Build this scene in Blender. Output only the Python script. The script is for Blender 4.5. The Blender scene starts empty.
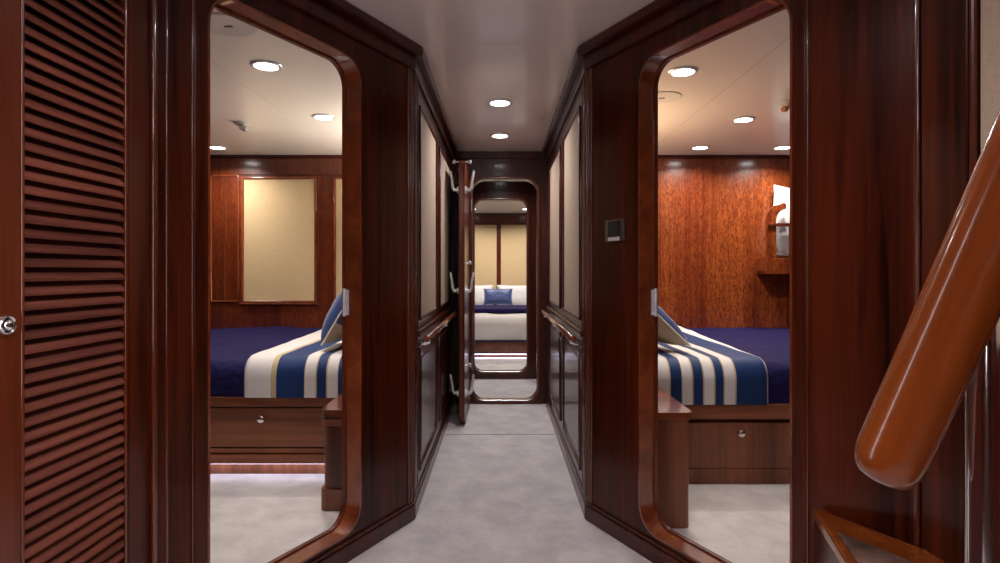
import bpy, bmesh, math, random
from mathutils import Vector, Matrix, noise
random.seed(7)
sc = bpy.context.scene
COL = sc.collection
PI = math.pi
H = 2.10            # ceiling height
EYE = 1.10          # camera height
XW = 0.39           # corridor half width
YC = 2.67           # where the corridor walls begin
SA, CA = 0.4472, 0.8944   # the splayed door walls
YB = 5.15           # cabin back walls
YE = 5.00           # corridor end wall
XL, XR = 0.929, 1.009     # lobby side walls

# ------------------------------------------------------------------ materials
def new_mat(name):
    m = bpy.data.materials.new(name); m.use_nodes = True
    nt = m.node_tree
    return m, nt, nt.nodes['Principled BSDF']
def N(nt, t, **kw):
    n = nt.nodes.new(t)
    for k, v in kw.items(): setattr(n, k, v)
    return n
def plain(name, col, rough=.5, metal=0, coat=0, emit=None, estr=0, bump=0, bscale=200, sheen=0, spec=.5, bdist=.004):
    m, nt, b = new_mat(name)
    b.inputs['Base Color'].default_value = (*col, 1)
    b.inputs['Roughness'].default_value = rough
    b.inputs['Metallic'].default_value = metal; b.inputs['Specular IOR Level'].default_value = spec
    b.inputs['Coat Weight'].default_value = coat
    b.inputs['Coat Roughness'].default_value = .08
    b.inputs['Sheen Weight'].default_value = sheen
    if emit:
        b.inputs['Emission Color'].default_value = (*emit, 1); b.inputs['Emission Strength'].default_value = estr
    tc = N(nt, 'ShaderNodeTexCoord'); nz = N(nt, 'ShaderNodeTexNoise'); nz.inputs['Scale'].default_value = bscale
    nt.links.new(tc.outputs['Object'], nz.inputs['Vector'])
    if bump:
        bp = N(nt, 'ShaderNodeBump'); bp.inputs['Strength'].default_value = bump; bp.inputs['Distance'].default_value = bdist
        nt.links.new(nz.outputs['Fac'], bp.inputs['Height']); nt.links.new(bp.outputs['Normal'], b.inputs['Normal'])
    mx = N(nt, 'ShaderNodeMix', data_type='RGBA'); mx.inputs['Factor'].default_value = 0
    mx.inputs['A'].default_value = (*[c*.93 for c in col], 1); mx.inputs['B'].default_value = (*[min(1, c*1.05) for c in col], 1)
    nt.links.new(nz.outputs['Fac'], mx.inputs['Factor']); nt.links.new(mx.outputs['Result'], b.inputs['Base Color'])
    return m
def wood(name, c1, c2, grain=(38, 38, 1.6), rough=.32, coat=.8, crough=.12, figure=0, c3=None, spec=.5):
    m, nt, b = new_mat(name)
    tc = N(nt, 'ShaderNodeTexCoord')
    mp = N(nt, 'ShaderNodeMapping'); mp.inputs['Scale'].default_value = grain
    nt.links.new(tc.outputs['Object'], mp.inputs['Vector'])
    n1 = N(nt, 'ShaderNodeTexNoise'); n1.inputs['Scale'].default_value = 1; n1.inputs['Detail'].default_value = 6; n1.inputs['Roughness'].default_value = .6
    n1.inputs['Distortion'].default_value = .6
    nt.links.new(mp.outputs['Vector'], n1.inputs['Vector'])
    n2 = N(nt, 'ShaderNodeTexNoise'); n2.inputs['Scale'].default_value = .17; n2.inputs['Detail'].default_value = 2
    nt.links.new(mp.outputs['Vector'], n2.inputs['Vector'])
    ad = N(nt, 'ShaderNodeMath', operation='ADD'); 
    nt.links.new(n1.outputs['Fac'], ad.inputs[0]); nt.links.new(n2.outputs['Fac'], ad.inputs[1])
    cr = N(nt, 'ShaderNodeValToRGB')
    cr.color_ramp.elements[0].position = .37; cr.color_ramp.elements[0].color = (*c1, 1)
    cr.color_ramp.elements[1].position = .63; cr.color_ramp.elements[1].color = (*c2, 1)
    hf = N(nt, 'ShaderNodeMath', operation='MULTIPLY'); hf.inputs[1].default_value = .5
    nt.links.new(ad.outputs[0], hf.inputs[0]); nt.links.new(hf.outputs[0], cr.inputs['Fac'])
    out = cr.outputs['Color']
    if figure:
        mp2 = N(nt, 'ShaderNodeMapping'); mp2.inputs['Scale'].default_value = (85, 85, 24); mp2.inputs['Rotation'].default_value = (.2, .5, 0)
        nt.links.new(tc.outputs['Object'], mp2.inputs['Vector'])
        n3 = N(nt, 'ShaderNodeTexNoise'); n3.inputs['Scale'].default_value = 1; n3.inputs['Detail'].default_value = 3; n3.inputs['Distortion'].default_value = 1.2
        nt.links.new(mp2.outputs['Vector'], n3.inputs['Vector'])
        cr2 = N(nt, 'ShaderNodeValToRGB'); cr2.color_ramp.elements[0].position = .36; cr2.color_ramp.elements[1].position = .66
        nt.links.new(n3.outputs['Fac'], cr2.inputs['Fac'])
        ml = N(nt, 'ShaderNodeMath', operation='MULTIPLY'); ml.inputs[1].default_value = figure
        nt.links.new(cr2.outputs['Color'], ml.inputs[0])
        mx = N(nt, 'ShaderNodeMix', data_type='RGBA')
        nt.links.new(ml.outputs[0], mx.inputs['Factor']); nt.links.new(out, mx.inputs['A']); mx.inputs['B'].default_value = (*(c3 or c1), 1)
        out = mx.outputs['Result']
    nt.links.new(out, b.inputs['Base Color'])
    b.inputs['Roughness'].default_value = rough; b.inputs['Specular IOR Level'].default_value = spec
    b.inputs['Coat Weight'].default_value = coat; b.inputs['Coat Roughness'].default_value = crough
    bp = N(nt, 'ShaderNodeBump'); bp.inputs['Strength'].default_value = .05; bp.inputs['Distance'].default_value = .002
    nt.links.new(n1.outputs['Fac'], bp.inputs['Height']); nt.links.new(bp.outputs['Normal'], b.inputs['Normal'])
    return m
def carpet(name, c1, c2, sheen=.3):
    m, nt, b = new_mat(name)
    tc = N(nt, 'ShaderNodeTexCoord')
    n1 = N(nt, 'ShaderNodeTexNoise'); n1.inputs['Scale'].default_value = 7; n1.inputs['Detail'].default_value = 7; n1.inputs['Roughness'].default_value = .65
    n2 = N(nt, 'ShaderNodeTexNoise'); n2.inputs['Scale'].default_value = 260; n2.inputs['Detail'].default_value = 3
    for n in (n1, n2): nt.links.new(tc.outputs['Object'], n.inputs['Vector'])
    cr = N(nt, 'ShaderNodeValToRGB'); cr.color_ramp.elements[0].position = .38; cr.color_ramp.elements[1].position = .62
    cr.color_ramp.elements[0].color = (*c1, 1); cr.color_ramp.elements[1].color = (*c2, 1)
    nt.links.new(n1.outputs['Fac'], cr.inputs['Fac'])
    nt.links.new(cr.outputs['Color'], b.inputs['Base Color'])
    b.inputs['Roughness'].default_value = .95; b.inputs['Sheen Weight'].default_value = sheen; b.inputs['Specular IOR Level'].default_value = .15
    ad = N(nt, 'ShaderNodeMath', operation='MULTIPLY_ADD'); ad.inputs[1].default_value = 2.5
    nt.links.new(n1.outputs['Fac'], ad.inputs[0]); nt.links.new(n2.outputs['Fac'], ad.inputs[2])
    bp = N(nt, 'ShaderNodeBump'); bp.inputs['Strength'].default_value = .55; bp.inputs['Distance'].default_value = .006
    nt.links.new(ad.outputs[0], bp.inputs['Height']); nt.links.new(bp.outputs['Normal'], b.inputs['Normal'])
    return m
def woven(name, c):
    m, nt, b = new_mat(name)
    tc = N(nt, 'ShaderNodeTexCoord')
    outs = []
    for sc_ in ((400, 400, 30), (40, 40, 500)):
        mp = N(nt, 'ShaderNodeMapping'); mp.inputs['Scale'].default_value = sc_
        nz = N(nt, 'ShaderNodeTexNoise'); nz.inputs['Scale'].default_value = 1; nz.inputs['Detail'].default_value = 2
        nt.links.new(tc.outputs['Object'], mp.inputs['Vector']); nt.links.new(mp.outputs['Vector'], nz.inputs['Vector']); outs.append(nz)
    ad = N(nt, 'ShaderNodeMath', operation='ADD')
    nt.links.new(outs[0].outputs['Fac'], ad.inputs[0]); nt.links.new(outs[1].outputs['Fac'], ad.inputs[1])
    cr = N(nt, 'ShaderNodeValToRGB'); cr.color_ramp.elements[0].position = .7; cr.color_ramp.elements[1].position = 1
    cr.color_ramp.elements[0].color = (*[x*.86 for x in c], 1); cr.color_ramp.elements[1].color = (*[min(1, x*1.08) for x in c], 1)
    nt.links.new(ad.outputs[0], cr.inputs['Fac']); nt.links.new(cr.outputs['Color'], b.inputs['Base Color'])
    b.inputs['Roughness'].default_value = .85
    return m
def striped(name, stops, coords):
    """crisp colour bands along the object's own X; stops = [(x, colour)], starting at the lowest x"""
    m, nt, b = new_mat(name)
    lo, hi = coords
    tc = N(nt, 'ShaderNodeTexCoord'); sp = N(nt, 'ShaderNodeSeparateXYZ'); nt.links.new(tc.outputs['Object'], sp.inputs[0])
    mr = N(nt, 'ShaderNodeMapRange'); mr.inputs['From Min'].default_value = lo; mr.inputs['From Max'].default_value = hi
    nt.links.new(sp.outputs['X'], mr.inputs['Value'])
    cr = N(nt, 'ShaderNodeValToRGB'); cr.color_ramp.interpolation = 'CONSTANT'
    els = cr.color_ramp.elements
    for i, (x, c) in enumerate(stops):
        p = max(0, min(1, (x-lo)/(hi-lo)))
        e = els[i] if i < 1 else els.new(p)
        e.position = p; e.color = (*c, 1)
    els[-1].color = els[-2].color if len(stops) < len(els) else els[-1].color
    nt.links.new(mr.outputs['Result'], cr.inputs['Fac']); nt.links.new(cr.outputs['Color'], b.inputs['Base Color'])
    b.inputs['Roughness'].default_value = .6; b.inputs['Specular IOR Level'].default_value = .2
    nz = N(nt, 'ShaderNodeTexNoise'); nz.inputs['Scale'].default_value = 9; nz.inputs['Detail'].default_value = 3
    nt.links.new(tc.outputs['Object'], nz.inputs['Vector'])
    bp = N(nt, 'ShaderNodeBump'); bp.inputs['Strength'].default_value = .35; bp.inputs['Distance'].default_value = .01
    nt.links.new(nz.outputs['Fac'], bp.inputs['Height']); nt.links.new(bp.outputs['Normal'], b.inputs['Normal'])
    return m

W_DARK = wood('mahogany_dark', (.017, .0017, .0006), (.085, .0130, .0036), coat=.3, rough=.3, spec=.3)
W_HALL = wood('mahogany_hall', (.010, .0010, .0004), (.095, .0150, .0042), coat=.18, rough=.32, spec=.18)
W_BEAD = wood('mahogany_bead', (.045, .006, .002), (.14, .028, .008), coat=1, crough=.05, rough=.25)
W_MID = wood('mahogany_mid', (.048, .0065, .002), (.17, .034, .010), coat=.4, spec=.35)
W_DARKX = wood('mahogany_along_x', (.085, .022, .011), (.27, .085, .038), grain=(1.8, 40, 40))
W_SILL = wood('mahogany_sill', (.11, .022, .006), (.30, .070, .022), grain=(9, 9, 9), rough=.25, coat=1)
W_SLAT = wood('mahogany_slats', (.085, .020, .012), (.26, .075, .046), grain=(38, 1.6, 38), rough=.6, coat=0, spec=.2)
W_FIG = wood('figured_mahogany', (.16, .026, .005), (.40, .100, .020), grain=(40, 40, 1.4), figure=.9, c3=(.085, .009, .003), rough=.3, coat=1, crough=.15)
W_FIGD = wood('figured_mahogany_deep', (.085, .013, .003), (.22, .046, .010), grain=(40, 40, 1.4), figure=.85, c3=(.055, .006, .002), rough=.3, coat=1, crough=.15)
W_RAIL = wood('varnished_teak', (.12, .024, .004), (.25, .058, .009), grain=(20, 20, 2.0), rough=.26, coat=.7, crough=.11, spec=.3)
W_TAN = wood('bed_mahogany', (.12, .034, .014), (.29, .098, .042), grain=(34, 34, 1.5), rough=.4, coat=.25, spec=.35)
W_TANX = wood('bed_mahogany_x', (.14, .040, .016), (.32, .108, .046), grain=(1.8, 40, 40), rough=.35, coat=.3, spec=.35)
M_CEIL = plain('ceiling_lacquer', (.86, .80, .74), rough=.35, coat=.2)
M_CEILH = plain('hall_ceiling_lacquer', (.84, .74, .72), rough=.28, coat=.3)
M_FAB = woven('wall_fabric', (.56, .42, .235))
M_FABH = woven('hall_fabric', (.46, .36, .26))
M_CARP = carpet('carpet', (.58, .555, .545), (.74, .71, .695))
M_CARP2 = carpet('stair_carpet', (.05, .027, .020), (.20, .115, .09), 0)
M_SEAM = plain('seam', (.23, .21, .21), rough=.9)
M_SEAM2 = plain('ceiling_seam', (.52, .46, .42), rough=.8)
M_CHROME = plain('chrome', (.80, .80, .82), rough=.12, metal=1)
M_STEEL = plain('brushed_steel', (.62, .62, .64), rough=.3, metal=1)
M_WHITE = plain('white_plastic', (.72, .69, .65), rough=.4)
M_GRILLE = plain('grille', (.42, .38, .36), rough=.6, bump=.5, bscale=900)
M_BLACK = plain('black_plastic', (.02, .02, .022), rough=.35)
M_LAMP = plain('diffuser', (.9, .9, .9), emit=(1, .97, .97), estr=14)
M_ADDTUBE = plain('added_tube_glow', (.9, .9, .9), emit=(1, .93, .97), estr=10)  # glow of the unseen tubes added to the lobby
M_LED = plain('led_strip', (.9, .9, .9), emit=(.72, .75, 1), estr=9)
NAVY, WHT, BLUE, GOLD = (.012, .010, .060), (.68, .66, .65), (.010, .034, .125), (.50, .40, .24)
M_NAVY = plain('navy_plush', (.013, .010, .062), rough=.85, bump=1.0, bscale=26, spec=.12, bdist=.014)
M_BLUE = plain('blue_satin', (.030, .060, .19), rough=.45, bump=.3, bscale=12, sheen=.3)
M_GOLD = plain('gold_satin', (.52, .42, .28), rough=.5, bump=.3, bscale=40)
M_PILW = plain('white_linen', (.64, .64, .65), rough=.8, bump=.5, bscale=14)
M_COVW = plain('cream_quilt', (.66, .63, .60), rough=.8, bump=.6, bscale=9)
M_PIPE = plain('piping', (.75, .72, .64), rough=.6)
M_LEVER = plain('satin_chrome', (.82, .82, .84), rough=.3, metal=.55)
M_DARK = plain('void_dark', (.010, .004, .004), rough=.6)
M_ORANGE = plain('orange_cap', (.72, .30, .10), rough=.4)

# ------------------------------------------------------------------ mesh builder
class MB:
    def __init__(s): s.v = []; s.f = []; s.sm = []; s.mi = []
    def add(s, vs, fs, smooth=False, mi=0):
        b = len(s.v); s.v += [tuple(v) for v in vs]
        for f in fs: s.f.append(tuple(b+i for i in f)); s.sm.append(smooth); s.mi.append(mi)
    def box(s, a, b, fr=None, mi=0):
        x0, y0, z0 = a; x1, y1, z1 = b
        vs = [(x, y, z) for z in (z0, z1) for x, y in ((x0, y0), (x1, y0), (x1, y1), (x0, y1))]
        if fr: vs = [fr(*v) for v in vs]
        s.add(vs, [(3,2,1,0),(4,5,6,7),(0,1,5,4),(1,2,6,5),(2,3,7,6),(3,0,4,7)], mi=mi)
    def prism(s, pts, z0, z1, fr=None, mi=0):
        n = len(pts)
        vs = [(x, y, z0) for x, y in pts]+[(x, y, z1) for x, y in pts]
        if fr: vs = [fr(*v) for v in vs]
        s.add(vs, [tuple(range(n-1, -1, -1)), tuple(range(n, 2*n))]+[(i, (i+1) % n, n+(i+1) % n, n+i) for i in range(n)], mi=mi)
    def tube(s, pts, r, n=12, caps=True, mi=0, closed=False):
        P = [Vector(p) for p in pts]; m = len(P)
        rs = r if isinstance(r, (list, tuple)) else [r]*m
        d0 = (P[1]-P[0]).normalized()
        up = Vector((0, 0, 1)) if abs(d0.z) < .9 else Vector((1, 0, 0))
        u = d0.cross(up).normalized(); vs = []
        for i in range(m):
            if closed: d = P[(i+1) % m]-P[i-1]
            else: d = P[min(i+1, m-1)]-P[max(i-1, 0)]
            d.normalize(); u = (u-d*u.dot(d)).normalized(); w = d.cross(u)
            for k in range(n):
                a = 2*PI*k/n; vs.append(P[i]+(u*math.cos(a)+w*math.sin(a))*rs[i])
        fs = []
        for i in range(m if closed else m-1):
            j = (i+1) % m
            for k in range(n): fs.append((i*n+k, i*n+(k+1) % n, j*n+(k+1) % n, j*n+k))
        if caps and not closed: fs += [tuple(range(n-1, -1, -1)), tuple((m-1)*n+k for k in range(n))]
        s.add(vs, fs, True, mi)
    def lathe(s, prof, c=(0, 0, 0), axis='z', n=28, fr=None, mi=0):
        vs = []
        for r, h in prof:
            for k in range(n):
                a = 2*PI*k/n; p = (r*math.cos(a), r*math.sin(a), h)
                if axis == 'x': p = (h, p[0], p[1])
                if axis == 'y': p = (p[0], h, p[1])
                q = (p[0]+c[0], p[1]+c[1], p[2]+c[2]); vs.append(fr(*q) if fr else q)
        fs = [(i*n+k, i*n+(k+1) % n, (i+1)*n+(k+1) % n, (i+1)*n+k) for i in range(len(prof)-1) for k in range(n)]
        fs += [tuple(range(n-1, -1, -1)), tuple((len(prof)-1)*n+k for k in range(n))]
        s.add(vs, fs, True, mi)
    def sweep(s, path, prof, fr, mi=0, smooth=True):
        """closed path of (u,z) with outward in-plane normals; prof = [(offset, v)] closed"""
        m = len(path); n = len(prof); vs = []
        for i in range(m):
            a = Vector(path[i-1]); b = Vector(path[(i+1) % m]); d = (b-a).normalized(); nn = Vector((d.y, -d.x))
            for o, v in prof: vs.append(fr(path[i][0]+nn.x*o, v, path[i][1]+nn.y*o))
        fs = [(i*n+k, i*n+(k+1) % n, ((i+1) % m)*n+(k+1) % n, ((i+1) % m)*n+k) for i in range(m) for k in range(n)]
        s.add(vs, fs, smooth, mi)
    def build(s, name, mats, parent=None, bevel=0, origin=None, kind=None, seg=2, keep=False, subsurf=0):
        if not isinstance(mats, (list, tuple)): mats = [mats]
        V = [Vector(v) for v in s.v]
        if parent is not None: org = Vector(parent['_o']) if not keep else Vector(parent['_o'])
        elif origin is not None: org = Vector(origin)
        else:
            xs = [v.x for v in V]; ys = [v.y for v in V]; zs = [v.z for v in V]
            org = Vector(((min(xs)+max(xs))/2, (min(ys)+max(ys))/2, min(zs)))
        me = bpy.data.meshes.new(name)
        me.from_pydata([v-org for v in V], [], s.f)
        for i, p in enumerate(me.polygons): p.use_smooth = s.sm[i]; p.material_index = s.mi[i]
        bm = bmesh.new(); bm.from_mesh(me); bmesh.ops.recalc_face_normals(bm, faces=bm.faces)
        bm.to_mesh(me); bm.free()
        if any(s.sm):
            try: me.set_sharp_from_angle(angle=math.radians(50))
            except Exception: pass
        for m in mats: me.materials.append(m)
        o = bpy.data.objects.new(name, me); COL.objects.link(o)
        if parent is not None: o.parent = parent
        else: o.location = org
        o['_o'] = tuple(org)
        if kind: o['kind'] = kind
        if bevel:
            b = o.modifiers.new('bevel', 'BEVEL'); b.width = bevel; b.segments = seg; b.limit_method = 'ANGLE'; b.angle_limit = math.radians(40)
        if subsurf:
            b = o.modifiers.new('sub', 'SUBSURF'); b.levels = b.render_levels = subsurf
        return o
def thing(name, label, cat, loc, group=None):
    o = bpy.data.objects.new(name, None); COL.objects.link(o); o.location = loc; o['_o'] = tuple(loc)
    o.empty_display_size = .05
    return tag(o, label, cat, group)
def tag(o, label, cat, group=None):
    o['label'] = label; o['category'] = cat
    if group: o['group'] = group
    return o
def dup(root, loc, label):
    def cp(o, par):
        c = o.copy(); COL.objects.link(c)
        if par is not None: c.parent = par
        for ch in o.children: cp(ch, c)
        return c
    r = cp(root, None); r.location = loc; r['label'] = label; return r
def struct(mb, name, mat, parent=None, **k):
    return mb.build(name, mat, parent, kind='structure', **k)
def bx(a, b, fr=None):
    m = MB(); m.box(a, b, fr); return m
def rrect(u0, u1, z0, z1, r, n=10):
    rs = r if isinstance(r, (list, tuple)) else [r]*4
    out = []
    for (cx, cz, a0, q) in ((u1-rs[0], z0+rs[0], -90, rs[0]), (u1-rs[1], z1-rs[1], 0, rs[1]), (u0+rs[2], z1-rs[2], 90, rs[2]), (u0+rs[3], z0+rs[3], 180, rs[3])):
        for k in range(n+1):
            a = math.radians(a0+90*k/n); out.append((cx+q*math.cos(a), cz+q*math.sin(a)))
    return out
def holed(fr, u0, u1, z0, z1, hole, v0, v1):
    """slab between v0 and v1 with an opening"""
    bm = bmesh.new()
    def loop(pts):
        vs = [bm.verts.new((p[0], p[1], 0)) for p in pts]
        return [bm.edges.new((vs[i], vs[(i+1) % len(vs)])) for i in range(len(vs))]
    rect = [(u0, z0), (u1, z0), (u1, z1), (u0, z1)]
    es = loop(rect)+loop(hole)
    bmesh.ops.triangle_fill(bm, use_beauty=True, use_dissolve=False, edges=es)
    bm.verts.index_update(); bm.verts.ensure_lookup_table()
    fs = [tuple(v.index for v in f.verts) for f in bm.faces]; P = [(v.co.x, v.co.y) for v in bm.verts]; bm.free()
    mb = MB()
    mb.add([fr(u, v0, z) for u, z in P], fs)
    mb.add([fr(u, v1, z) for u, z in P], [tuple(reversed(f)) for f in fs])
    for L, sm in ((rect, False), (hole, True)):
        n = len(L)
        mb.add([fr(u, v0, z) for u, z in L]+[fr(u, v1, z) for u, z in L], [(i, (i+1) % n, n+(i+1) % n, n+i) for i in range(n)], sm)
    # weld
    return mb
def ring(fr, path, w, t0, t1, e=.006):
    """a moulding ring outside path: w wide, from v=t0 out to v=t1"""
    m = MB(); m.sweep(path, [(0, t0), (w, t0), (w, t1-e), (w-e*.3, t1-e*.3), (w-e, t1), (e, t1), (e*.3, t1-e*.3), (0, t1-e)], fr); return m

ident = lambda u, v, z: (u, v, z)
def splay(sgn):      # u along the wall from the corridor corner towards the lobby, v out into the lobby
    return lambda u, v, z: (sgn*(XW+SA*u-CA*v), YC-CA*u-SA*v, z)
def side(sgn, X=XW): # corridor wall: u = Y, v out of the wall into the corridor
    return lambda u, v, z: (sgn*(X-v), u, z)
def facing(Y):       # wall facing the camera: u = X, v towards the camera
    return lambda u, v, z: (u, Y-v, z)

# ------------------------------------------------------------------ shell
struct(bx((-3.4, -1.6, -.1), (3.4, 6.14, 0)), 'floor', M_CARP)
struct(bx((-3.4, 6.14, -.1), (3.4, 11, 0)), 'floor', M_CARP)
struct(bx((-.37, 4.055, 0), (.37, 4.063, .0015)), 'trim_1', M_SEAM)
struct(bx((-XW-.03, YC-.02, H), (XW+.03, 6.2, H+.1)), 'ceiling', M_CEILH)
pts = [(-XW-.03, YC+.01), (-XL-.04, 1.592), (-XL-.04, -1.6), (XR+.04, -1.6), (XR+.04, 1.43), (XW+.03, YC+.01)]
m = MB(); m.prism(pts, H+.001, H+.1); struct(m, 'ceiling', M_CEILH)
for sgn, nm in ((-1, 'left'), (1, 'right')):
    m = MB()
    ye = 1.592 if sgn < 0 else 1.43; xe = XL if sgn < 0 else XR
    p = [(XW+.03, YC), (xe+.04, ye), (3.3, ye), (3.3, YB+.1), (XW+.03, YB+.1)]
    m.prism([(sgn*a, b) for a, b in p], H+.0005, H+.1); struct(m, 'ceiling', M_CEIL)
struct(bx((-2.6, 6.2, 2.06), (2.6, 9.95, H+.1)), 'ceiling', M_CEIL)
struct(bx((-1.1, -1.7, 0), (1.1, -1.6, H)), 'wall_front', W_DARK)

for sgn, nm in ((-1, 'left'), (1, 'right')):
    fr = splay(sgn); fs = side(sgn)
    uend = 1.2055 if sgn < 0 else 1.385
    # ---- splayed wall with the rounded door opening
    hole = rrect(.355, 1.027, .10, 1.925, .095)
    w = struct(holed(fr, 0, uend, 0, H, hole, 0, -.08), 'wall_'+nm, W_HALL)
    rg = rrect(.357, 1.025, .102, 1.923, .093)
    q = MB(); q.box((1.034, 0, .081), (1.079, .007, 2.0), fr); q.build('door_casing', W_HALL, w, bevel=.005, seg=3)
    q = MB(); q.tube([fr(1.082, .002, .081), fr(1.082, .002, 2.0)], .0035, 8); q.build('edge_bead', W_BEAD, w)
    # jamb lining, brighter varnished wood
    lin = MB(); lin.sweep(rg, [(0, .003), (.008, .003), (.008, -.084), (0, -.084)], fr); lin.build('door_lining', W_SILL, w)
    lin = MB(); lin.sweep(rrect(.363, 1.019, .108, 1.917, .089), [(0, -.066), (.006, -.066), (.006, -.084), (0, -.084)], fr); lin.build('door_stop', W_MID, w)
    def band(d, z0, z1, m_):
        px, py = XW+SA*uend, YC-CA*uend
        for P_ in ([(XW-d, YE), (XW-d, YC-.236*d), (XW, YC), (XW, YE)], [(XW-d, YC-.236*d), (px-CA*d, py-SA*d), (px, py), (XW, YC)]):
            m_.prism([(sgn*a, b_) for a, b_ in P_], z0, z1)
        return m_
    b = MB(); band(.014, 0, .066, b); band(.008, .066, .082, b)
    struct(b, 'baseboard_'+nm, W_DARK, bevel=.004)
    c = MB(); band(.048, 2.06, H, c); band(.016, 2.0, 2.06, c)
    struct(c, 'trim_2' if sgn < 0 else 'trim_3', W_DARK, bevel=.006)
    # fluted corner bead
    b = MB()
    for u_ in (.012, .030): b.tube([fr(u_, .001, .081), fr(u_, .001, 2.0)], .006, 10)
    b.build('corner_bead', W_BEAD, w)
    b = MB()
    if sgn < 0:
        b.tube([fr(1.158, .0, .081), fr(1.158, .0, 2.0)], .004, 8); b.tube([fr(1.196, .003, .081), fr(1.196, .003, 2.0)], .009, 10)
    else:
        b.tube([fr(1.374, .003, .081), fr(1.374, .003, 2.0)], .009, 10)
    b.build('edge_bead', W_BEAD, w)
    # ---- corridor wall
    cw = struct(bx((YC, -.065, 0), (YE, 0, H), fs), 'wall_'+nm, W_DARK)
    b = MB()
    for y_ in (2.692, 2.722, 2.80): b.tube([fs(y_, .002, .10), fs(y_, .002, 2.0)], .011 if y_ < 2.8 else .007, 10)
    b.build('pilaster_bead', W_BEAD, cw)
    for (y0, y1) in ((2.88, 3.60), (3.84, 4.62)):
        bx((y0, .0, .885), (y1, .004, 1.885), fs).build('fabric_panel', M_FABH, cw)
        ring(fs, rrect(y0, y1, .885, 1.885, .002, 1), .018, 0, .013).build('panel_moulding', W_DARK, cw)
        q = MB(); q.box((y0+.05, 0, .22), (y1-.05, .008, .68), fs); q.build('lower_panel', W_DARK, cw, bevel=.007)
        ring(fs, rrect(y0, y1, .16, .74, .002, 1), .016, 0, .012).build('panel_moulding', W_DARK, cw)
    b = MB(); b.box((2.76, 0, .80), (4.85, .022, .832), fs); b.box((2.76, 0, .775), (4.85, .012, .80), fs)
    b.build('dado_ledge', W_DARK, cw, bevel=.005)
    # handrail of the corridor
    xr = sgn*(XW-.062)
    t = thing('wall_handrail', 'slim varnished handrail along the %s corridor wall with chrome brackets' % nm, 'handrail', (xr, 3.7, .79), 'corridor handrails')
    q = MB(); q.tube([(xr, 2.70, .80), (xr, 2.712, .80), (xr, 4.55, .80), (xr, 4.56, .80)], [.012, .016, .016, .012], 14); q.build('rail', W_RAIL, t)
    for y in (2.80, 3.72, 4.48):
        q = MB(); q.tube([(sgn*(XW-.012), y, .765), (sgn*(XW-.04), y, .765), (sgn*(XW-.06), y, .772), (xr, y, .788)], .007, 10)
        q.lathe([(.018, 0), (.018, .008), (.012, .012)], (0, 0, 0), 'x', fr=lambda a, b_, c_, y=y, sgn=sgn: (sgn*(XW-.012-a), y+b_, .765+c_))
        q.build('bracket', M_CHROME, t)
    # hinge on the far jamb
    t = thing('door_hinge', 'chrome butt hinge on the far jamb of the %s doorway' % nm, 'hinge', fr(.36, -.07, .92), 'doorway hinges')
    q = MB(); q.tube([fr(.371, -.066, .925), fr(.371, -.066, 1.035)], .007, 12); q.build('barrel', M_LEVER, t)
    q = MB(); q.box((.3635, -.060, .93), (.3665, -.048, 1.03), fr); q.build('leaf', M_LEVER, t)
    for z in (.945, .98, 1.015):
        q = MB(); q.lathe([(.004, 0), (.004, .0015), (.001, .002)], (0, 0, 0), 'x', 10, fr=lambda a, b_, c_, z=z: fr(.3665+a, -.054+b_*.8, z+c_))
        q.build('screw', M_STEEL, t)

# louvred side and lobby side walls
struct(bx((-1.05, -1.6, 0), (-.975, 1.60, H)), 'wall_left', W_DARK)
m = MB(); m.box((-.975, -1.6, 0), (-XL, 1.04, H)); m.box((-.975, 1.50, 0), (-XL, 1.592, H)); struct(m, 'wall_left', W_HALL)
m = MB(); m.box((XR, -1.6, 0), (XR+.08, 1.435, H)); wr = struct(m, 'wall_right', W_HALL)
bx((XR-.012, 1.28, 0), (XR, 1.42, H)).build('stile', W_HALL, wr, bevel=.004)
bx((XR-.016, 1.258, 0), (XR, 1.274, H)).build('stile', W_MID, wr, bevel=.006)
bx((XR-.006, .2, .98), (XR, 1.252, 2.02)).build('fabric_panel', M_FABH, wr)
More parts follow.
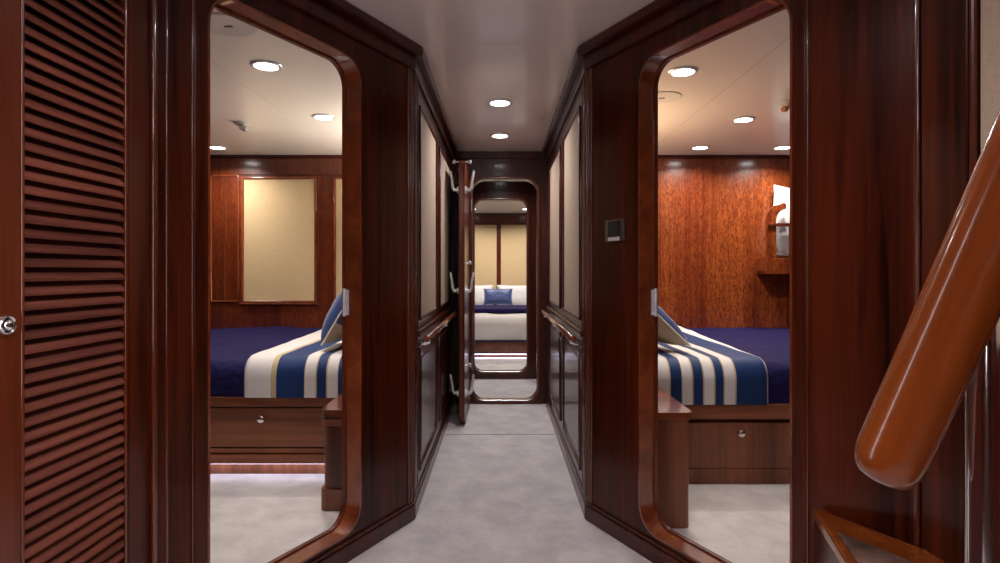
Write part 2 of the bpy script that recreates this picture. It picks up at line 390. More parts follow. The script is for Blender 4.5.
# cabin envelopes
for sgn, nm in ((-1, 'left'), (1, 'right')):
    ye = 1.60 if sgn < 0 else 1.44
    struct(bx((3.2*sgn, ye-.08, 0), (3.28*sgn, YB+.08, H)), 'wall_'+nm, W_FIGD)
    struct(bx((.985*sgn if sgn < 0 else 1.09, ye-.06, 0), (3.2*sgn, ye, H)), 'wall_front', W_FIGD)
    bw = struct(bx((.455*sgn, YB, 0), (3.2*sgn, YB+.08, H)), 'wall_back', W_FIGD if sgn < 0 else W_FIG)
    bx((.46*sgn, YB-.03, 2.075), (3.19*sgn, YB, H)).build('cornice', W_DARK, bw, bevel=.006)
    if sgn < 0:
        fb = facing(YB)
        bx((-3.19, 0, 1.935), (-.46, .012, 2.075), fb).build('frieze', W_FIGD, bw)
        for (x0, x1) in ((-2.195, -1.592), (-1.405, -.80), (-3.1, -2.62)):
            bx((x0, 0, .855), (x1, .005, 1.895), fb).build('fabric_panel', M_FAB, bw)
            ring(fb, rrect(x0, x1, .855, 1.895, .002, 1), .022, 0, .016).build('panel_moulding', W_SILL, bw)
            bx((x0-.03, 0, .822), (x1+.03, .022, .834), fb).build('panel_sill', W_SILL, bw, bevel=.004)
        bx((-2.47, 0, .855), (-2.25, .006, 1.92), fb).build('wood_panel', W_FIGD, bw, bevel=.003)
        m = MB(); m.tube([(-2.365, YB-.006, .855), (-2.365, YB-.006, 1.92)], .008, 8); m.build('bead', W_MID, bw)
        ring(fb, rrect(-2.47, -2.25, .855, 1.92, .002, 1), .014, 0, .014).build('panel_moulding', W_SILL, bw)
        for x in (-1.5,):
            m = MB(); m.tube([(x-.058, YB-.003, .86), (x-.058, YB-.003, 1.93)], .008, 8); m.tube([(x+.058, YB-.003, .86), (x+.058, YB-.003, 1.93)], .008, 8); m.build('stile_bead', W_MID, bw)

# ------------------------------------------------------------------ corridor end: two rounded frames
f1 = facing(YE); h1 = rrect(-.228, .308, .035, 1.868, .10)
w = struct(holed(f1, -XW-.06, XW+.06, 0, H, h1, 0, -.08), 'wall_back', W_DARK)
ring(f1, rrect(-.226, .306, .037, 1.866, .098), .035, -.001, .012, e=.01).build('door_casing', W_MID, w)
ring(f1, rrect(-.2285, .3085, .0345, 1.8685, .1), .006, 0, .016, e=.003).build('metal_edge', M_STEEL, w)
c = MB(); c.box((-XW, 0, 2.045), (XW, .03, H), f1); struct(c, 'trim_6', W_DARK, bevel=.006)
for sgn, nm in ((-1, 'left'), (1, 'right')):
    struct(bx((.50*sgn, YE+.08, 0), (.56*sgn, 6.17, H)), 'wall_'+nm, W_DARK)
    struct(bx((.45*sgn, YE+.0801, 0), (.56*sgn, YE+.0802, H)), 'trim_7' if sgn < 0 else 'trim_8', W_DARK)
f2 = facing(6.17); h2 = rrect(-.262, .2746, .08, 1.835, .085)
w = struct(holed(f2, -.58, .58, 0, H, h2, 0, -.08), 'wall_back', W_DARK)
ring(f2, rrect(-.26, .2726, .082, 1.833, .083), .035, -.001, .012, e=.01).build('door_casing', W_MID, w)
ring(f2, rrect(-.2625, .2751, .0795, 1.8355, .085), .006, 0, .015, e=.003).build('metal_edge', M_STEEL, w)
# far cabin
struct(bx((-2.6, 6.2501, 0), (-.58, 6.30, H)), 'wall_front', W_MID); struct(bx((.58, 6.2501, 0), (2.6, 6.30, H)), 'wall_front', W_MID)
struct(bx((-2.68, 6.2, 0), (-2.6, 9.9, H)), 'wall_left', W_MID); struct(bx((2.6, 6.2, 0), (2.68, 9.9, H)), 'wall_right', W_MID)
fw = struct(bx((-2.6, 9.8, 0), (2.6, 9.9, 2.06)), 'wall_back', W_MID)
f3 = facing(9.8)
bx((-2.59, 0, 1.90), (2.59, .03, 1.985), f3).build('frieze', W_MID, fw, bevel=.005)
for (x0, x1) in ((-1.15, -.735), (-.665, -.055+.0), (.015, .62), (.70, 1.3)):
    bx((x0, 0, .75), (x1, .008, 1.87), f3).build('fabric_panel', M_FAB, fw)
    ring(f3, rrect(x0, x1, .75, 1.87, .002, 1), .022, 0, .018).build('panel_moulding', W_MID, fw)

# ------------------------------------------------------------------ louvred closet door
t = thing('louvered_door', 'tall mahogany louvered closet door with a round chrome knob', 'door', (-.95, 1.27, 0))
for y0, y1 in ((1.045, 1.165), (1.4905, 1.4995)):
    bx((-.972, y0, .01), (-XL, y1, 2.04)).build('stile', W_MID, t, bevel=.003)
bx((-.972, 1.166, .01), (-XL, 1.490, .10)).build('rail', W_MID, t, bevel=.003)
bx((-.972, 1.166, 1.96), (-XL, 1.490, 2.04)).build('rail', W_MID, t, bevel=.003)
q = MB()
for y in (1.167, 1.489): q.tube([(-XL, y, .10), (-XL, y, 1.96)], .0035, 8)
q.build('bead', W_BEAD, t)
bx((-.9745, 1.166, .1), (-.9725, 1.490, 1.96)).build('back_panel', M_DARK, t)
q = MB()
z = .105
while z < 1.93:
    p = [(-XL-.005, z), (-XL-.001, z+.001), (-XL-.001, z+.006), (-.955, z+.033), (-.961, z+.031)]
    q.add([(x, y, zz) for y in (1.1655, 1.4905) for x, zz in p], [(4,3,2,1,0), (5,6,7,8,9)]+[(i, (i+1) % 5, 5+(i+1) % 5, 5+i) for i in range(5)])
    z += .0287
q.build('louvers', W_SLAT, t)
k = MB(); k.lathe([(.019, 0), (.019, .004), (.0165, .007), (.013, .005), (.012, .003), (.011, .007), (.009, .011), (.005, .013), (.001, .0135)], (0, 0, 0), 'x', 32,
                  fr=lambda a, b_, c_: (-XL+a, 1.128+b_, 1.0+c_))
k.build('knob', M_CHROME, t)

# ------------------------------------------------------------------ light switch
fr = splay(1)
t = thing('light_switch', 'square metal light switch plate with a black rocker beside the doorway', 'switch', fr(.207, 0, 1.225))
q = MB(); q.box((.140, 0.0005, 1.225), (.266, .010, 1.318), fr); q.build('plate', plain('dark_steel', (.30, .27, .27), rough=.3, metal=1), t, bevel=.003)
q = MB(); q.box((.168, .010, 1.247), (.238, .016, 1.312), fr); q.build('rocker', M_BLACK, t, bevel=.003)
q = MB(); q.box((.166, .010, 1.229), (.240, .014, 1.244), fr); q.build('name_strip', M_WHITE, t, bevel=.002)

# ------------------------------------------------------------------ weathertight door standing open at the corridor end
hx, hy, fx, fy = -.262, 4.968, -.268, 4.235
L = math.hypot(fx-hx, fy-hy); dx, dy = (fx-hx)/L, (fy-hy)/L
fd = lambda u, v, z: (hx+dx*u - dy*v, hy+dy*u + dx*v, z)       # u hinge -> free edge, v>0 towards the corridor middle
t = thing('weathertight_door', 'thick mahogany door standing open at the corridor end with six chrome clamp levers', 'door', (hx, hy, .05))
q = MB(); q.prism(rrect(0, L, .02, 1.90, .09), 0, .036, lambda u, z_, v: fd(u, v-.024, z_)); q.build('leaf', W_MID, t, bevel=.006)
q = MB(); q.sweep(rrect(.0, L, .02, 1.90, .09), [(-.03, .011), (.0, .011), (.0, .018), (-.03, .018)], fd, smooth=False); q.build('rim', W_DARK, t)
q = MB(); q.prism(rrect(.08, L-.10, .12, 1.80, .05), -.030, -.0235, lambda u, z_, v: fd(u, v, z_)); q.build('inset_panel', W_DARK, t, bevel=.003)
for zz in (1.686, .964, .235):
    for sd in (-1, 1):
        v0 = -.025 if sd < 0 else .018
        q = MB()
        q.lathe([(.026, 0), (.026, .012), (.016, .018)], (0, 0, 0), 'y', 18, fr=lambda a, b_, c_, zz=zz, sd=sd, v0=v0: fd(L-.055+a, v0+sd*b_, zz+c_))
        q.tube([fd(L-.055, v0+sd*.01, zz), fd(L-.055, v0+sd*.035, zz), fd(L-.053, v0+sd*.046, zz+.02), fd(L-.05, v0+sd*.050, zz+.07), fd(L-.05, v0+sd*.060, zz+.125), fd(L-.05, v0+sd*.060, zz+.135)],
               [.012, .013, .012, .010, .0095, .006], 12)
        if zz > 1.5 or sd > 0:
            q.lathe([(.002, -.015), (.011, -.009), (.012, 0), (.010, .01), (.002, .014)], (0, 0, 0), 'z', 14, fr=lambda a, b_, c_, zz=zz, sd=sd, v0=v0: (Vector(fd(L-.05, v0+sd*.035, zz+.20))+Vector((a, b_, c_)))[:])
            q.tube([fd(L-.05, v0, zz+.20), fd(L-.05, v0+sd*.035, zz+.20)], .005, 8)
        q.build('clamp_lever', M_LEVER, t)
q = MB()
for zz in (.3, 1.6): q.tube([fd(.012, .027, zz), fd(.012, .027, zz+.10)], .009, 12)
q.build('hinge', M_STEEL, t)

# ------------------------------------------------------------------ stair: landing, big handrail and stanchion
A = Vector((.874, 1.655)); 
P = [(.868, 1.668), (.776, 1.340), (.60, .78), (1.005, .78), (1.005, 1.40)]
t = thing('stair_tread', 'carpeted wooden stair tread wedged against the dark panelled wall', 'stair', (.85, 1.1, 0))
q = MB(); q.prism([(a+.006 if i in (1, 2, 0) else a, b) for i, (a, b) in enumerate(P)], 0, .416); q.build('riser', W_HALL, t)
q = MB(); q.prism(P, .4165, .449); q.build('tread_board', W_RAIL, t, bevel=.006, seg=3)
ins = [(.838, 1.495), (.792, 1.32), (.64, .80), (.945, .80), (.945, 1.285)]
q = MB(); q.prism(ins, .4492, .456); q.build('carpet_inset', M_CARP2, t, bevel=.003)

def bez(p0, p1, p2, n=14):
    return [tuple((1-s)**2*a+2*s*(1-s)*b+s*s*c for a, b, c in zip(p0, p1, p2)) for s in [i/n for i in range(n+1)]]
def at(px, py, Y): return ((px-500)/600*Y, Y, EYE-(py-272)/600*Y)
B0 = Vector(at(893, 452, .53)); B1 = Vector(at(944, 338, .515)); B2 = Vector(at(1016, 178, .48)); B3 = Vector(at(1150, -120, .42))
d = (B0-B1).normalized()
R = .0283
pts, rs = [], []
for a, r in ((0, 1), (.006, .985), (.012, .955), (.017, .90), (.022, .80), (.0255, .66), (.028, .45), (.029, .2)):
    pts.append(tuple(B0+d*a)); rs.append(R*r)
pts.reverse(); rs.reverse()
for c_ in (B1, B2, B3): pts.append(tuple(c_)); rs.append(R)
t = thing('stair_handrail', 'thick glossy varnished wooden stair handrail sloping down close to the viewer', 'handrail', tuple(B0))
# own axis so the grain runs along it
ax = (B3-B0).normalized(); rot = ax.to_track_quat('Z', 'Y')
q = MB(); q.tube(pts, rs, 48)
inv = rot.inverted()
q.v = [tuple(inv @ (Vector(v)-B0)+B0) for v in q.v]
o = q.build('rail', W_RAIL, t); o.rotation_mode = 'QUATERNION'; o.rotation_quaternion = rot
q = MB()
px_, py_ = .409, .509
q.tube([(px_, py_, .0), (px_, py_, EYE+.01)], .0118, 28); q.lathe([(.035, 0), (.035, .006), (.016, .012)], (px_, py_, 0)); q.build('stanchion', M_CHROME, t)

# ------------------------------------------------------------------ ceiling fittings
def downlight(x, y, z, label, group, proto=[None]):
    if proto[0] is None:
        t = thing('ceiling_downlight', label, 'light', (x, y, z), group)
        q = MB(); q.lathe([(.050, -.0005), (.074, -.0005), (.074, -.004), (.068, -.009), (.056, -.009), (.050, -.005)], (x, y, z)); 
        q.build('bezel', M_LEVER, t)
        q = MB(); q.lathe([(.0555, -.001), (.0555, -.0088), (.045, -.011), (.02, -.0125), (.001, -.0128)], (x, y, z)); q.build('diffuser', M_LAMP, t)
        proto[0] = t
    else: t = dup(proto[0], (x, y, z), label)
    t['group'] = group; t['_o'] = (x, y, z)
    return t
def lamp(x, y, z, w, col=(1, .93, .90), spread=150, size=.10):
    l = bpy.data.lights.new('lamp', 'AREA'); l.shape = 'DISK'; l.size = size; l.energy = w; l.color = col; l.spread = math.radians(spread)
    o = bpy.data.objects.new('lamp', l); COL.objects.link(o); o.location = (x, y, z-.016)
WARM = (1, .90, .82); COOL = (1, .92, .95)
for x, y, z, lb, g, w, col in (
    (-1.13, 2.90, H, 'bright downlight nearest the doorway in the left cabin ceiling', 'left cabin downlights', 10.5, WARM),
    (-1.135, 3.86, H, 'downlight beside the door jamb over the left cabin bed', 'left cabin downlights', 10.5, WARM),
    (-2.26, 4.80, H, 'downlight at the back wall of the left cabin, cut by the door frame', 'left cabin downlights', 10.5, WARM),
    (.91, 2.985, H, 'downlight nearest the curved door corner in the right cabin ceiling', 'right cabin downlights', 10.5, WARM),
    (1.59, 3.92, H, 'downlight in the middle of the right cabin ceiling', 'right cabin downlights', 10.5, WARM),
    (1.60, 4.80, H, 'small downlight by the figured back wall of the right cabin', 'right cabin downlights', 10.5, WARM),
    (2.26, 4.80, H, 'downlight above the upper bunk in the right cabin', 'right cabin downlights', 10.5, WARM),
    (0, 3.53, H, 'nearer of the two downlights along the corridor ceiling', 'corridor downlights', 5.6, COOL),
    (0, 4.38, H, 'farther of the two downlights along the corridor ceiling', 'corridor downlights', 5.6, COOL),
    (0, 5.62, H, 'added unseen downlight between the two rounded door frames past the corridor', 'corridor downlights', 5, COOL),  # unseen, added to light the passage between the frames
    (0, 1.3, H, 'added unseen downlight in the lobby ceiling over the stair', 'added lobby downlights', 8, COOL),  # unseen, added to brighten the lobby
    (-.3, .1, H, 'added unseen downlight in the lobby ceiling near the louvered door', 'added lobby downlights', 8, COOL),  # also out of view, added as more lobby fill
    (-.42, 9.1, 2.06, 'left of two downlights above the far cabin bed', 'far cabin downlights', 14, WARM),
    (.40, 9.1, 2.06, 'right of two downlights above the far cabin bed', 'far cabin downlights', 14, WARM),
    (0, 7.1, 2.06, 'added unseen downlight over the foot of the far cabin bed', 'far cabin downlights', 14, WARM)):  # unseen, added to brighten the far cabin
    downlight(x, y, z, lb, g); lamp(x, y, z, w, col)

def speaker(x, y, label):
    t = thing('ceiling_speaker', label, 'speaker', (x, y, H), 'round ceiling speakers')
    q = MB(); q.lathe([(.098, -.0003), (.112, -.0003), (.112, -.004), (.106, -.007), (.098, -.005)], (x, y, H), n=40); q.build('bezel', M_WHITE, t)
    q = MB(); q.lathe([(.0975, -.0005), (.0975, -.004), (.001, -.0045)], (x, y, H), n=40); q.build('grille', M_GRILLE, t)
    bx((x-.016, y-.006, H-.007), (x+.016, y+.006, H-.0047)).build('badge', M_BLACK, t)
speaker(-1.10, 2.43, 'round speaker grille in the left cabin ceiling')
speaker(.925, 3.43, 'round speaker grille in the right cabin ceiling by the door')
for x, y, lb, cm in ((-1.73, 4.02, 'small white ceiling sensor in the left cabin', M_WHITE), (1.70, 3.53, 'small ceiling sensor with an orange cap in the right cabin', M_ORANGE)):
    t = thing('ceiling_sensor', lb, 'sensor', (x, y, H))
    q = MB(); q.lathe([(.05, -.0003), (.05, -.008), (.042, -.016), (.02, -.02), (.001, -.021)], (x, y, H)); q.build('base', M_WHITE, t)
    q = MB(); q.tube([(x, y, H-.018), (x-.012, y-.01, H-.04)], .008, 10); q.build('stem', M_STEEL, t)
    q = MB(); s_ = -1 if x > 0 else 1
    q.tube([(x-.01*1, y-.01, H-.034), (x+s_*.025, y-.02, H-.045), (x+s_*.05, y-.035, H-.052)], [.012, .020, .014] if x < 0 else [.008, .018, .015], 14); q.build('head', cm, t)
# unseen uplighters added to brighten the cabin ceilings, on the corridor partitions
for sgn, nm in ((-1, 'left'), (1, 'right')):
    x, y, z = sgn*.56, (4.3 if sgn < 0 else 4.0), (1.25 if sgn < 0 else 1.33)
    t = thing('wall_lamp', 'added unseen bowl uplighter on the corridor partition inside the %s cabin' % nm, 'lamp', (x, y, z), 'added cabin uplighters')
    q = MB(); q.lathe([(.02, -.07), (.06, -.055), (.085, 0), (.080, 0), (.055, -.045), (.01, -.055)], (x, y, z)); q.build('bowl', M_STEEL, t)
    q = MB(); q.tube([(x, y, z-.06), (sgn*.46, y, z-.06)], .010, 10); q.build('arm', M_CHROME, t)
    l = bpy.data.lights.new('lamp', 'AREA'); l.shape = 'DISK'; l.size = .10; l.energy = 29 if sgn < 0 else 19; l.color = (1, .88, .74) if sgn < 0 else (1, .70, .42)
    o = bpy.data.objects.new('lamp', l); COL.objects.link(o); o.location = (x, y, z-.02); o.rotation_euler = (PI, sgn*math.radians(-12), 0)
# unseen frosted tubes added for lobby fill and streaks on the stair handrail
def sconce(x, y, z, nx, ny, label):
    t = thing('wall_sconce', label, 'lamp', (x, y, z), 'added lobby tube lights')
    q = MB(); q.lathe([(.018, 0), (.030, .01), (.030, .74), (.018, .75)], (x, y, z)); q.build('shade', M_ADDTUBE, t)
    q = MB(); q.tube([(x+nx*.02, y+ny*.02, z+.37), (x+nx*.06, y+ny*.06, z+.37)], .028, 16); q.build('backplate', M_CHROME, t)
sconce(.0, -1.54, .78, 0, -1, 'added unseen frosted tube light on the lobby end wall')
sconce(-XL+.061, .66, .78, -1, 0, 'added unseen frosted tube light beside the louvered closet door')
for x in (-.5,):  # unseen uplighter added behind the viewpoint to lift the hall ceiling
    t = thing('wall_lamp', 'added unseen bowl uplighter on the lobby end wall beside the frosted tube light', 'lamp', (x, -1.45, 1.72))
    q = MB(); q.lathe([(.02, -.07), (.06, -.055), (.085, 0), (.080, 0), (.055, -.045), (.01, -.055)], (x, -1.45, 1.72)); q.build('bowl', M_STEEL, t)
    q = MB(); q.tube([(x, -1.45, 1.66), (x, -1.6, 1.66)], .010, 10); q.build('arm', M_CHROME, t)
    l = bpy.data.lights.new('lamp', 'AREA'); l.shape = 'DISK'; l.size = .10; l.energy = 55; l.color = (1, .90, .93)
    o = bpy.data.objects.new('lamp', l); COL.objects.link(o); o.location = (x, -1.45, 1.70); o.rotation_euler = (math.radians(142), 0, 0)
# ceiling panel joints
struct(bx((-1.371, 1.8, H-.0006), (-1.369, 5.1, H+.0004)), 'trim_9', M_SEAM2)
struct(bx((1.232, 1.8, H-.0006), (1.234, 5.1, H+.0004)), 'trim_10', M_SEAM2)

# ------------------------------------------------------------------ cloth
def drape(x0, x1, yf, yb, zt, zb, th, rad=.07, seed=0, wr=.004, edge=(0, 0), nx=40, zback=None, skew=0):
    """cover lying on a bed: flat top from yb forward, rolls over the front edge at yf, hangs to zb; closed sheet th thick"""
    prof = []
    n1 = 22
    for i in range(n1+1): prof.append((yb+(yf+rad-yb)*i/n1, zt, 0, 1))
    for i in range(1, 9):
        a = PI/2*i/8; prof.append((yf+rad-rad*math.sin(a), zt-rad+rad*math.cos(a), -math.sin(a), math.cos(a)))
    for i in range(1, 9): prof.append((yf, zt-rad+(zb-zt+rad)*i/8, -1, 0))
    mb = MB(); V = []; m_ = len(prof)
    for lay in (0, 1):
        for j in range(nx+1):
            s_ = j/nx; x = x0+(x1-x0)*s_
            for i, (y, z, ny, nz) in enumerate(prof):
                e = 1.0
                dist = min((x-x0) if edge[0] else 9, (x1-x) if edge[1] else 9)
                if dist < .03: e = math.sqrt(max(0, 1-(1-dist/.03)**2))
                o_ = 0 if lay == 0 else th*(.15+.85*e)+wr*noise.noise(Vector((x*5+seed, y*4, z*5)))*2 * (1 if lay else 0)
                xx = x + skew*(max(0, y-yf))
                V.append((xx, y+ny*o_, z+nz*o_))
    def id_(l, j, i): return l*(nx+1)*m_+j*m_+i
    F = []
    for l in (0, 1):
        for j in range(nx):
            for i in range(m_-1): F.append((id_(l, j, i), id_(l, j, i+1), id_(l, j+1, i+1), id_(l, j+1, i)))
    for j in range(nx):
        for i in (0, m_-1): F.append((id_(0, j, i), id_(0, j+1, i), id_(1, j+1, i), id_(1, j, i)))
    for i in range(m_-1):
        for j in (0, nx): F.append((id_(0, j, i), id_(0, j, i+1), id_(1, j, i+1), id_(1, j, i)))
    mb.add(V, F, True); return mb
def pillow(w, h, t, n=18, pinch=.12):
    """pillow lying in its own XZ plane, thickness along Y; returns front/back faces and border loop"""
    V, F = [], []
    for s_ in (-1, 1):
        for j in range(n+1):
            for i in range(n+1):
                a = -1+2*i/n; b = -1+2*j/n
                k = (1-abs(a)**2.6)*(1-abs(b)**2.6); dpt = t*.5*max(0, k)**.45
                px_ = a*w/2*(1-pinch*(1-abs(a))*0-pinch*.5*(1-b*b)*abs(a)); pz_ = b*h/2*(1-pinch*.5*(1-a*a)*abs(b))
                wv = .006*noise.noise(Vector((a*3+5*s_, b*3, t*9)))
                V.append((px_, s_*(dpt+wv*k), pz_))
    q = (n+1)**2
    for s_ in (0, 1):
        for j in range(n):
            for i in range(n):
                f = (s_*q+j*(n+1)+i, s_*q+j*(n+1)+i+1, s_*q+(j+1)*(n+1)+i+1, s_*q+(j+1)*(n+1)+i)
                F.append(f if s_ else f[::-1])
    return V, F
def place_pillow(name, label, w, h, t, loc, rot, mats, group=None, border=0, back=False, mat=None):
    """border: width of a contrasting flange; mats = [body, flange, piping]"""
    V, F = pillow(w, h, t)
    mb = MB(); n = 18; q = (n+1)**2
    mb.add(V, F, True)
    for k, f in enumerate(F):
        j, i = divmod(k % (n*n), n)
        e = min(i, n-1-i, j, n-1-j)
        if border and e < border: mb.mi[k] = 1
        if back: mb.mi[k] = 1 if back(i, j, k >= n*n) else 0
    me = bpy.data.meshes.new(name); me.from_pydata(mb.v, [], mb.f)
    for i, p in enumerate(me.polygons): p.use_smooth = True; p.material_index = mb.mi[i]
    bm = bmesh.new(); bm.from_mesh(me); bmesh.ops.remove_doubles(bm, verts=bm.verts, dist=.0008); bmesh.ops.recalc_face_normals(bm, faces=bm.faces); bm.to_mesh(me); bm.free()
    for m_ in mats[:2]: me.materials.append(m_)
    o = bpy.data.objects.new(name, me); COL.objects.link(o); o.location = loc; o.rotation_euler = rot; o['_o'] = (0, 0, 0)
    if mat is not None: o.matrix_world = mat
    tag(o, label, 'pillow', group)
    if len(mats) > 2:
        lp = []
        for k in range(4*n):
            s_, r_ = divmod(k, n)
            i, j = ((r_, 0), (n, r_), (n-r_, n), (0, n-r_))[s_]
            lp.append(V[j*(n+1)+i])
        pm = MB(); pm.tube(lp, .005, 6, closed=True); pm.build('piping', mats[2], o)
    return o

def lean(B, yaw, tilt, w, h, sgn):
    """matrix of a pillow whose near bottom corner is B, running away from the viewer and leaning towards sgn*X"""
    e = Vector((-math.sin(yaw), math.cos(yaw), 0)); hor = Vector((math.cos(yaw), math.sin(yaw), 0))*sgn
    u = hor*math.cos(tilt)+Vector((0, 0, 1))*math.sin(tilt); y = u.cross(e)
    c = Vector(B)+e*w/2+u*h/2
    m_ = Matrix((e, y, u)).transposed().to_4x4(); m_.translation = c; return m_
def knob(x, y, z, parent):
    k = MB(); k.lathe([(.006, 0), (.006, .012), (.017, .016), (.020, .024), (.016, .030), (.006, .033), (.001, .033)], (0, 0, 0), 'y', 20, fr=lambda a, b_, c_: (x+a, y-b_, z+c_))
    k.build('knob', M_CHROME, parent)

# ---- left cabin bed
xo, xi = -3.1, -.62
t = thing('built_in_bed', 'built-in mahogany bed with drawers in the left cabin, floor lit beneath', 'bed', (-1.9, 4.2, 0))
bx((xo, 3.27, 0), (xi, 5.14, .085)).build('plinth', W_TAN, t)
q = MB(); q.box((xo, 3.225, .08), (xi, 5.14, .42)); q.build('base', W_TANX, t, bevel=.003)
bx((xo, 3.195, .382), (xi, 3.26, .4325)).build('top_rail', W_TANX, t, bevel=.006)
bx((xo, 3.19, .078), (xi, 3.26, .125)).build('bottom_rail', W_TANX, t, bevel=.006)
bx((xo, 3.205, .132), (xi, 3.25, .158)).build('bottom_rail', W_TANX, t, bevel=.004)
for i, (x0, x1) in enumerate(((-2.62, -1.735), (-1.725, -.80))):
    dr = bx((x0, 3.205, .165), (x1, 3.235, .374)).build('drawer', W_TANX, t, bevel=.003); dr['_o'] = (-1.9, 4.2, 0)
    knob((-1.27 if i else -2.2), 3.205, .318, dr)
m = MB(); m.box((xo+.2, 3.232, .066), (xi-.05, 3.250, .074)); m.build('led_strip', M_LED, t)
q = MB(); q.box((xo+.02, 3.265, .4335), (xi, 5.12, .592)); q.build('mattress', M_PILW, t, bevel=.06, seg=4)
q = drape(-3.08, -1.33, 3.235, 5.13, .593, .4335, .030, seed=3, wr=.008, nx=46)
tag(q.build('plush_blanket', M_NAVY), 'dark navy plush blanket covering the foot of the left cabin bed', 'blanket')
ST = [(-1.41, WHT), (-1.216, GOLD), (-1.188, BLUE), (-1.042, GOLD), (-1.036, WHT), (-.981, GOLD), (-.975, BLUE), (-.924, GOLD), (-.918, WHT), (-.866, GOLD), (-.860, BLUE), (-.80, WHT), (-.74, BLUE)]
ox = -1.0
M_ST_L = striped('stripes_left', [(x-ox, c) for x, c in ST], (-.45, .45))
q = drape(-1.365, -.645, 3.200, 5.10, .628, .4335, .020, rad=.085, seed=9, wr=.003, edge=(1, 0), nx=60, skew=-.04)
o = q.build('striped_coverlet', M_ST_L, origin=(ox, 3.2, .4335)); tag(o, 'blue and white striped coverlet with gold lines on the left cabin bed', 'bedspread')
place_pillow('throw_pillow', 'blue pillow with gold backing leaning on the left bed behind the door jamb', .44, .44, .17, (0, 0, 0), (0, 0, 0), [M_BLUE, M_GOLD, M_PIPE], 'cabin throw pillows', back=lambda i, j, f: (not f) and j < 6, mat=lean((-1.0, 3.36, .69), math.radians(4), math.radians(60), .44, .44, 1))

# ---- right cabin bed
xo, xi = 3.1, .62
t = thing('built_in_bed', 'built-in mahogany bed with a drawer in the right cabin under the bunk', 'bed', (1.9, 4.2, 0))
bx((xi, 3.115, 0), (xo, 5.14, .078)).build('plinth', W_TAN, t)
bx((xi, 3.15, .078), (xo, 5.14, .40)).build('base', W_TAN, t)
bx((xi, 3.10, .338), (xo, 3.17, .418)).build('top_rail', W_TANX, t, bevel=.006)
for i, (x0, x1) in enumerate(((.64, 1.795), (1.805, 2.9))):
    dr = bx((x0, 3.11, .082), (x1, 3.16, .318)).build('drawer', W_TAN, t, bevel=.003); dr['_o'] = (1.9, 4.2, 0)
    knob(1.245 if i == 0 else 2.35, 3.11, .268, dr)
q = MB(); q.box((xi, 3.145, .4185), (xo-.02, 5.12, .592)); q.build('mattress', M_PILW, t, bevel=.06, seg=4)
q = drape(1.36, 3.08, 3.135, 5.13, .593, .419, .030, seed=13, wr=.008, nx=46)
tag(q.build('plush_blanket', M_NAVY), 'dark navy plush blanket covering the foot of the right cabin bed', 'blanket')
ST = [(.55, BLUE), (.69, WHT), (.75, BLUE), (.806, WHT), (.869, GOLD), (.875, BLUE), (.93, GOLD), (.936, WHT), (.984, GOLD), (.99, BLUE), (1.041, GOLD), (1.047, WHT), (1.098, GOLD), (1.104, BLUE), (1.147, GOLD), (1.153, WHT), (1.205, GOLD), (1.211, BLUE), (1.37, WHT)]
ox = 1.0
M_ST_R = striped('stripes_right', [(x-ox, c) for x, c in ST], (-.45, .45))
q = drape(.645, 1.385, 3.100, 5.10, .628, .4185, .020, rad=.085, seed=19, wr=.003, edge=(0, 1), nx=60, skew=.07)
o = q.build('striped_coverlet', M_ST_R, origin=(ox, 3.1, .4185)); tag(o, 'blue and white striped coverlet with cream edge on the right cabin bed', 'bedspread')
place_pillow('throw_pillow', 'blue pillow with cream underside reclining on the right bed behind the door jamb', .44, .44, .15, (0, 0, 0), (0, 0, 0), [M_BLUE, M_GOLD, M_PIPE], 'cabin throw pillows', back=lambda i, j, f: f, mat=lean((1.06, 3.34, .69), math.radians(14), math.radians(42), .44, .44, -1))

# ---- nightstands
def nightstand(label, x0, x1, y0, y1, zt, base):
    t = thing('nightstand', label, 'nightstand', ((x0+x1)/2, (y0+y1)/2, 0), 'bedside stands')
    sg = 1 if x1 > 0 else -1
    body = MB(); r = .03
    def rr(i): return [(a, b) for a, b in rrect(min(x0, x1)+i, max(x0, x1)-i, y0+i, y1-.001, [.001 if sg < 0 else r, .001, .001, r if sg < 0 else .001], 6)]
    def rr2(i):
        a0, a1 = min(x0, x1)+i, max(x0, x1)-i
        return rrect(a0, a1, y0+i, y1-.001, [r if sg > 0 else .002, .002, .002, r if sg < 0 else .002], 6)
    body.prism(rr2(.012), .0 if not base else .10, zt-.03); body.build('body', W_TAN if sg > 0 else W_MID, t)
    if base:
        q = MB(); q.prism(rr2(.0), 0, .10); q.build('base', W_TAN, t, bevel=.005)
        q = MB(); q.prism(rr2(.004), zt-.075, zt-.045); q.build('moulding', W_TANX, t, bevel=.008)
    q = MB(); q.prism(rr2(.0), zt-.03, zt); q.build('top', W_SILL, t, bevel=.006, seg=3)
nightstand('mahogany nightstand with moulded base at the left bed, behind the door jamb', -.83, -.60, 2.76, 3.17, .465, True)
nightstand('plain mahogany nightstand with red-brown top at the right bed', .828, .58, 2.56, 3.08, .50, False)

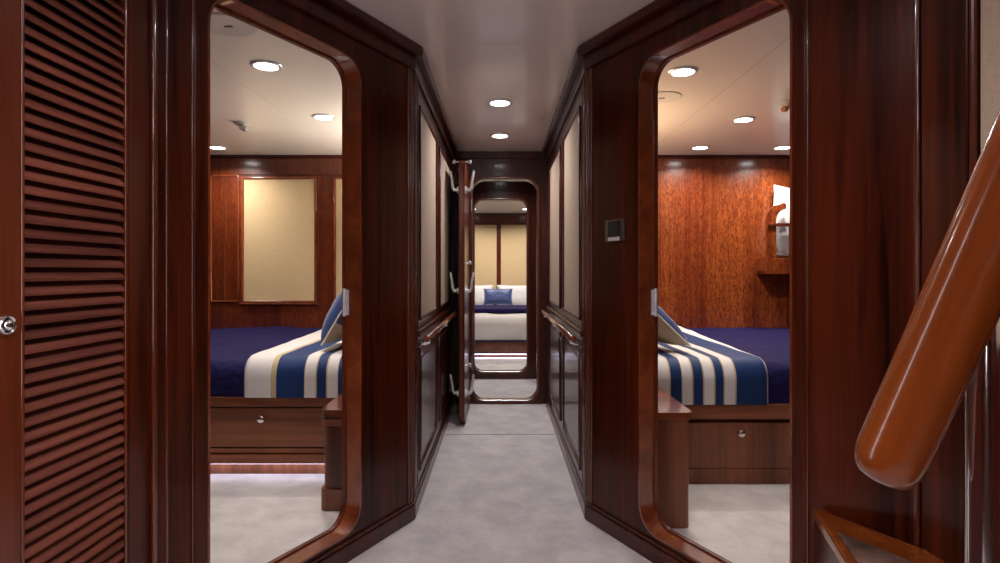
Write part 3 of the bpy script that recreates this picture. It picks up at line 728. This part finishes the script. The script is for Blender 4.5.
# ---- upper bunk in the right cabin
KX = 4.955/4.205
t = thing('upper_bunk', 'upper bunk with wooden guard rail high on the figured wall of the right cabin', 'bunk', (2.6, 5.05, 1.08))
fb = lambda u, z_, v: (u*KX, -v, EYE+(z_-EYE)*KX)
bx((1.865*KX, 4.94, 1.082), (3.18, 4.97, 1.212)).build('side_board', W_FIG, t, bevel=.004)
sc_ = [(1.865, 1.195), (1.93, 1.195), (1.93, 1.45)]
for k in range(7):
    a = math.radians(180-90*k/6); sc_.append((2.0+.07*math.cos(a), 1.45+.09*math.sin(a)))
sc_ += [(2.0, 1.575), (1.985, 1.585)]
for k in range(7):
    a = math.radians(90+90*k/6); sc_.append((1.955+.09*math.cos(a), 1.47+.10*math.sin(a)))
q = MB(); q.prism(sc_, -4.969, -4.941, fb); q.build('end_scroll', W_FIG, t)
bx((1.87*KX, 4.93, 1.475), (3.18, 4.975, 1.503)).build('guard_rail', W_MID, t, bevel=.005)
for x in (2.036, 2.16, 2.28): bx((x*KX-.012, 4.943, 1.212), (x*KX+.012, 4.967, 1.475)).build('baluster', W_MID, t, bevel=.003)
bx((1.87*KX, 4.97, 1.082), (3.18, YB-.001, 1.11)).build('bunk_base', W_DARK, t)
bx((1.87*KX, 4.97, 1.1101), (1.885*KX, YB-.001, 1.212)).build('end_board', W_FIG, t)
bx((1.905*KX, 4.975, 1.111), (3.17, YB-.01, 1.20)).build('mattress', M_PILW, t, bevel=.02)
place_pillow('bunk_pillow', 'white pillow standing upright behind the guard rail of the upper bunk', .62, .60, .11, (2.58, 5.055, 1.50), (math.radians(-3), math.radians(8), 0), [M_PILW, M_PILW], None)

# ---- far cabin bed
t = thing('far_bed', 'wide bed with cream cover and wooden base seen through the end door frames', 'bed', (0, 8.6, 0))
bx((-.93, 7.75, 0), (.93, 9.79, .06)).build('plinth', W_MID, t)
bx((-.98, 7.62, .056), (.98, 9.79, .215)).build('base', W_SILL, t, bevel=.01)
bx((-.96, 7.66, .216), (.96, 9.78, .50)).build('mattress', M_PILW, t, bevel=.05, seg=4)
bx((-.90, 7.66, .046), (.90, 7.70, .054)).build('led_strip', M_LED, t)
q = drape(-.985, .985, 7.63, 9.60, .505, .235, .030, seed=23, wr=.008, nx=40)
tag(q.build('quilt', M_COVW), 'cream quilt covering the wide bed of the far cabin', 'bedspread')
bx((-.99, 7.585, .212), (.99, 7.64, .240)).build('hem_band', plain('navy_band', (.015, .012, .05), rough=.7), t)
q = MB(); q.box((-1.0, 8.15, .537), (1.0, 9.15, .60)); tag(q.build('folded_blanket', M_NAVY, bevel=.025, seg=4), 'folded navy blanket lying across the far cabin bed', 'blanket')
for x, lb in ((-.45, 'white pillow against the panelled wall at the left of the far bed'), (.30, 'white pillow against the panelled wall at the right of the far bed')):
    place_pillow('bed_pillow', lb, .70, .36, .16, (x, 9.62, .72), (math.radians(-18), 0, 0), [M_PILW, M_PILW], 'white far bed pillows')
place_pillow('cushion', 'navy cushion propped against the white pillows on the far bed', .46, .27, .12, (-.03, 9.36, .715), (math.radians(-22), 0, 0), [M_BLUE, M_BLUE])

# ------------------------------------------------------------------ world, camera
w = bpy.data.worlds.new('world'); sc.world = w; w.use_nodes = True
w.node_tree.nodes['Background'].inputs[0].default_value = (.02, .02, .025, 1)
cam = bpy.data.cameras.new('camera'); co = bpy.data.objects.new('camera', cam); COL.objects.link(co)
co.location = (0, 0, EYE); co.rotation_euler = (PI/2, 0, 0)
cam.sensor_width = 36; cam.lens = 21.6; cam.shift_y = -9.5/1000; cam.clip_start = .02
sc.camera = co
sc.view_settings.view_transform = 'Standard'; sc.view_settings.look = 'None'
sc.view_settings.gamma = 1; sc.view_settings.exposure = 0; sc.view_settings.use_curve_mapping = False
for o in bpy.data.objects:
    if '_o' in o: del o['_o']
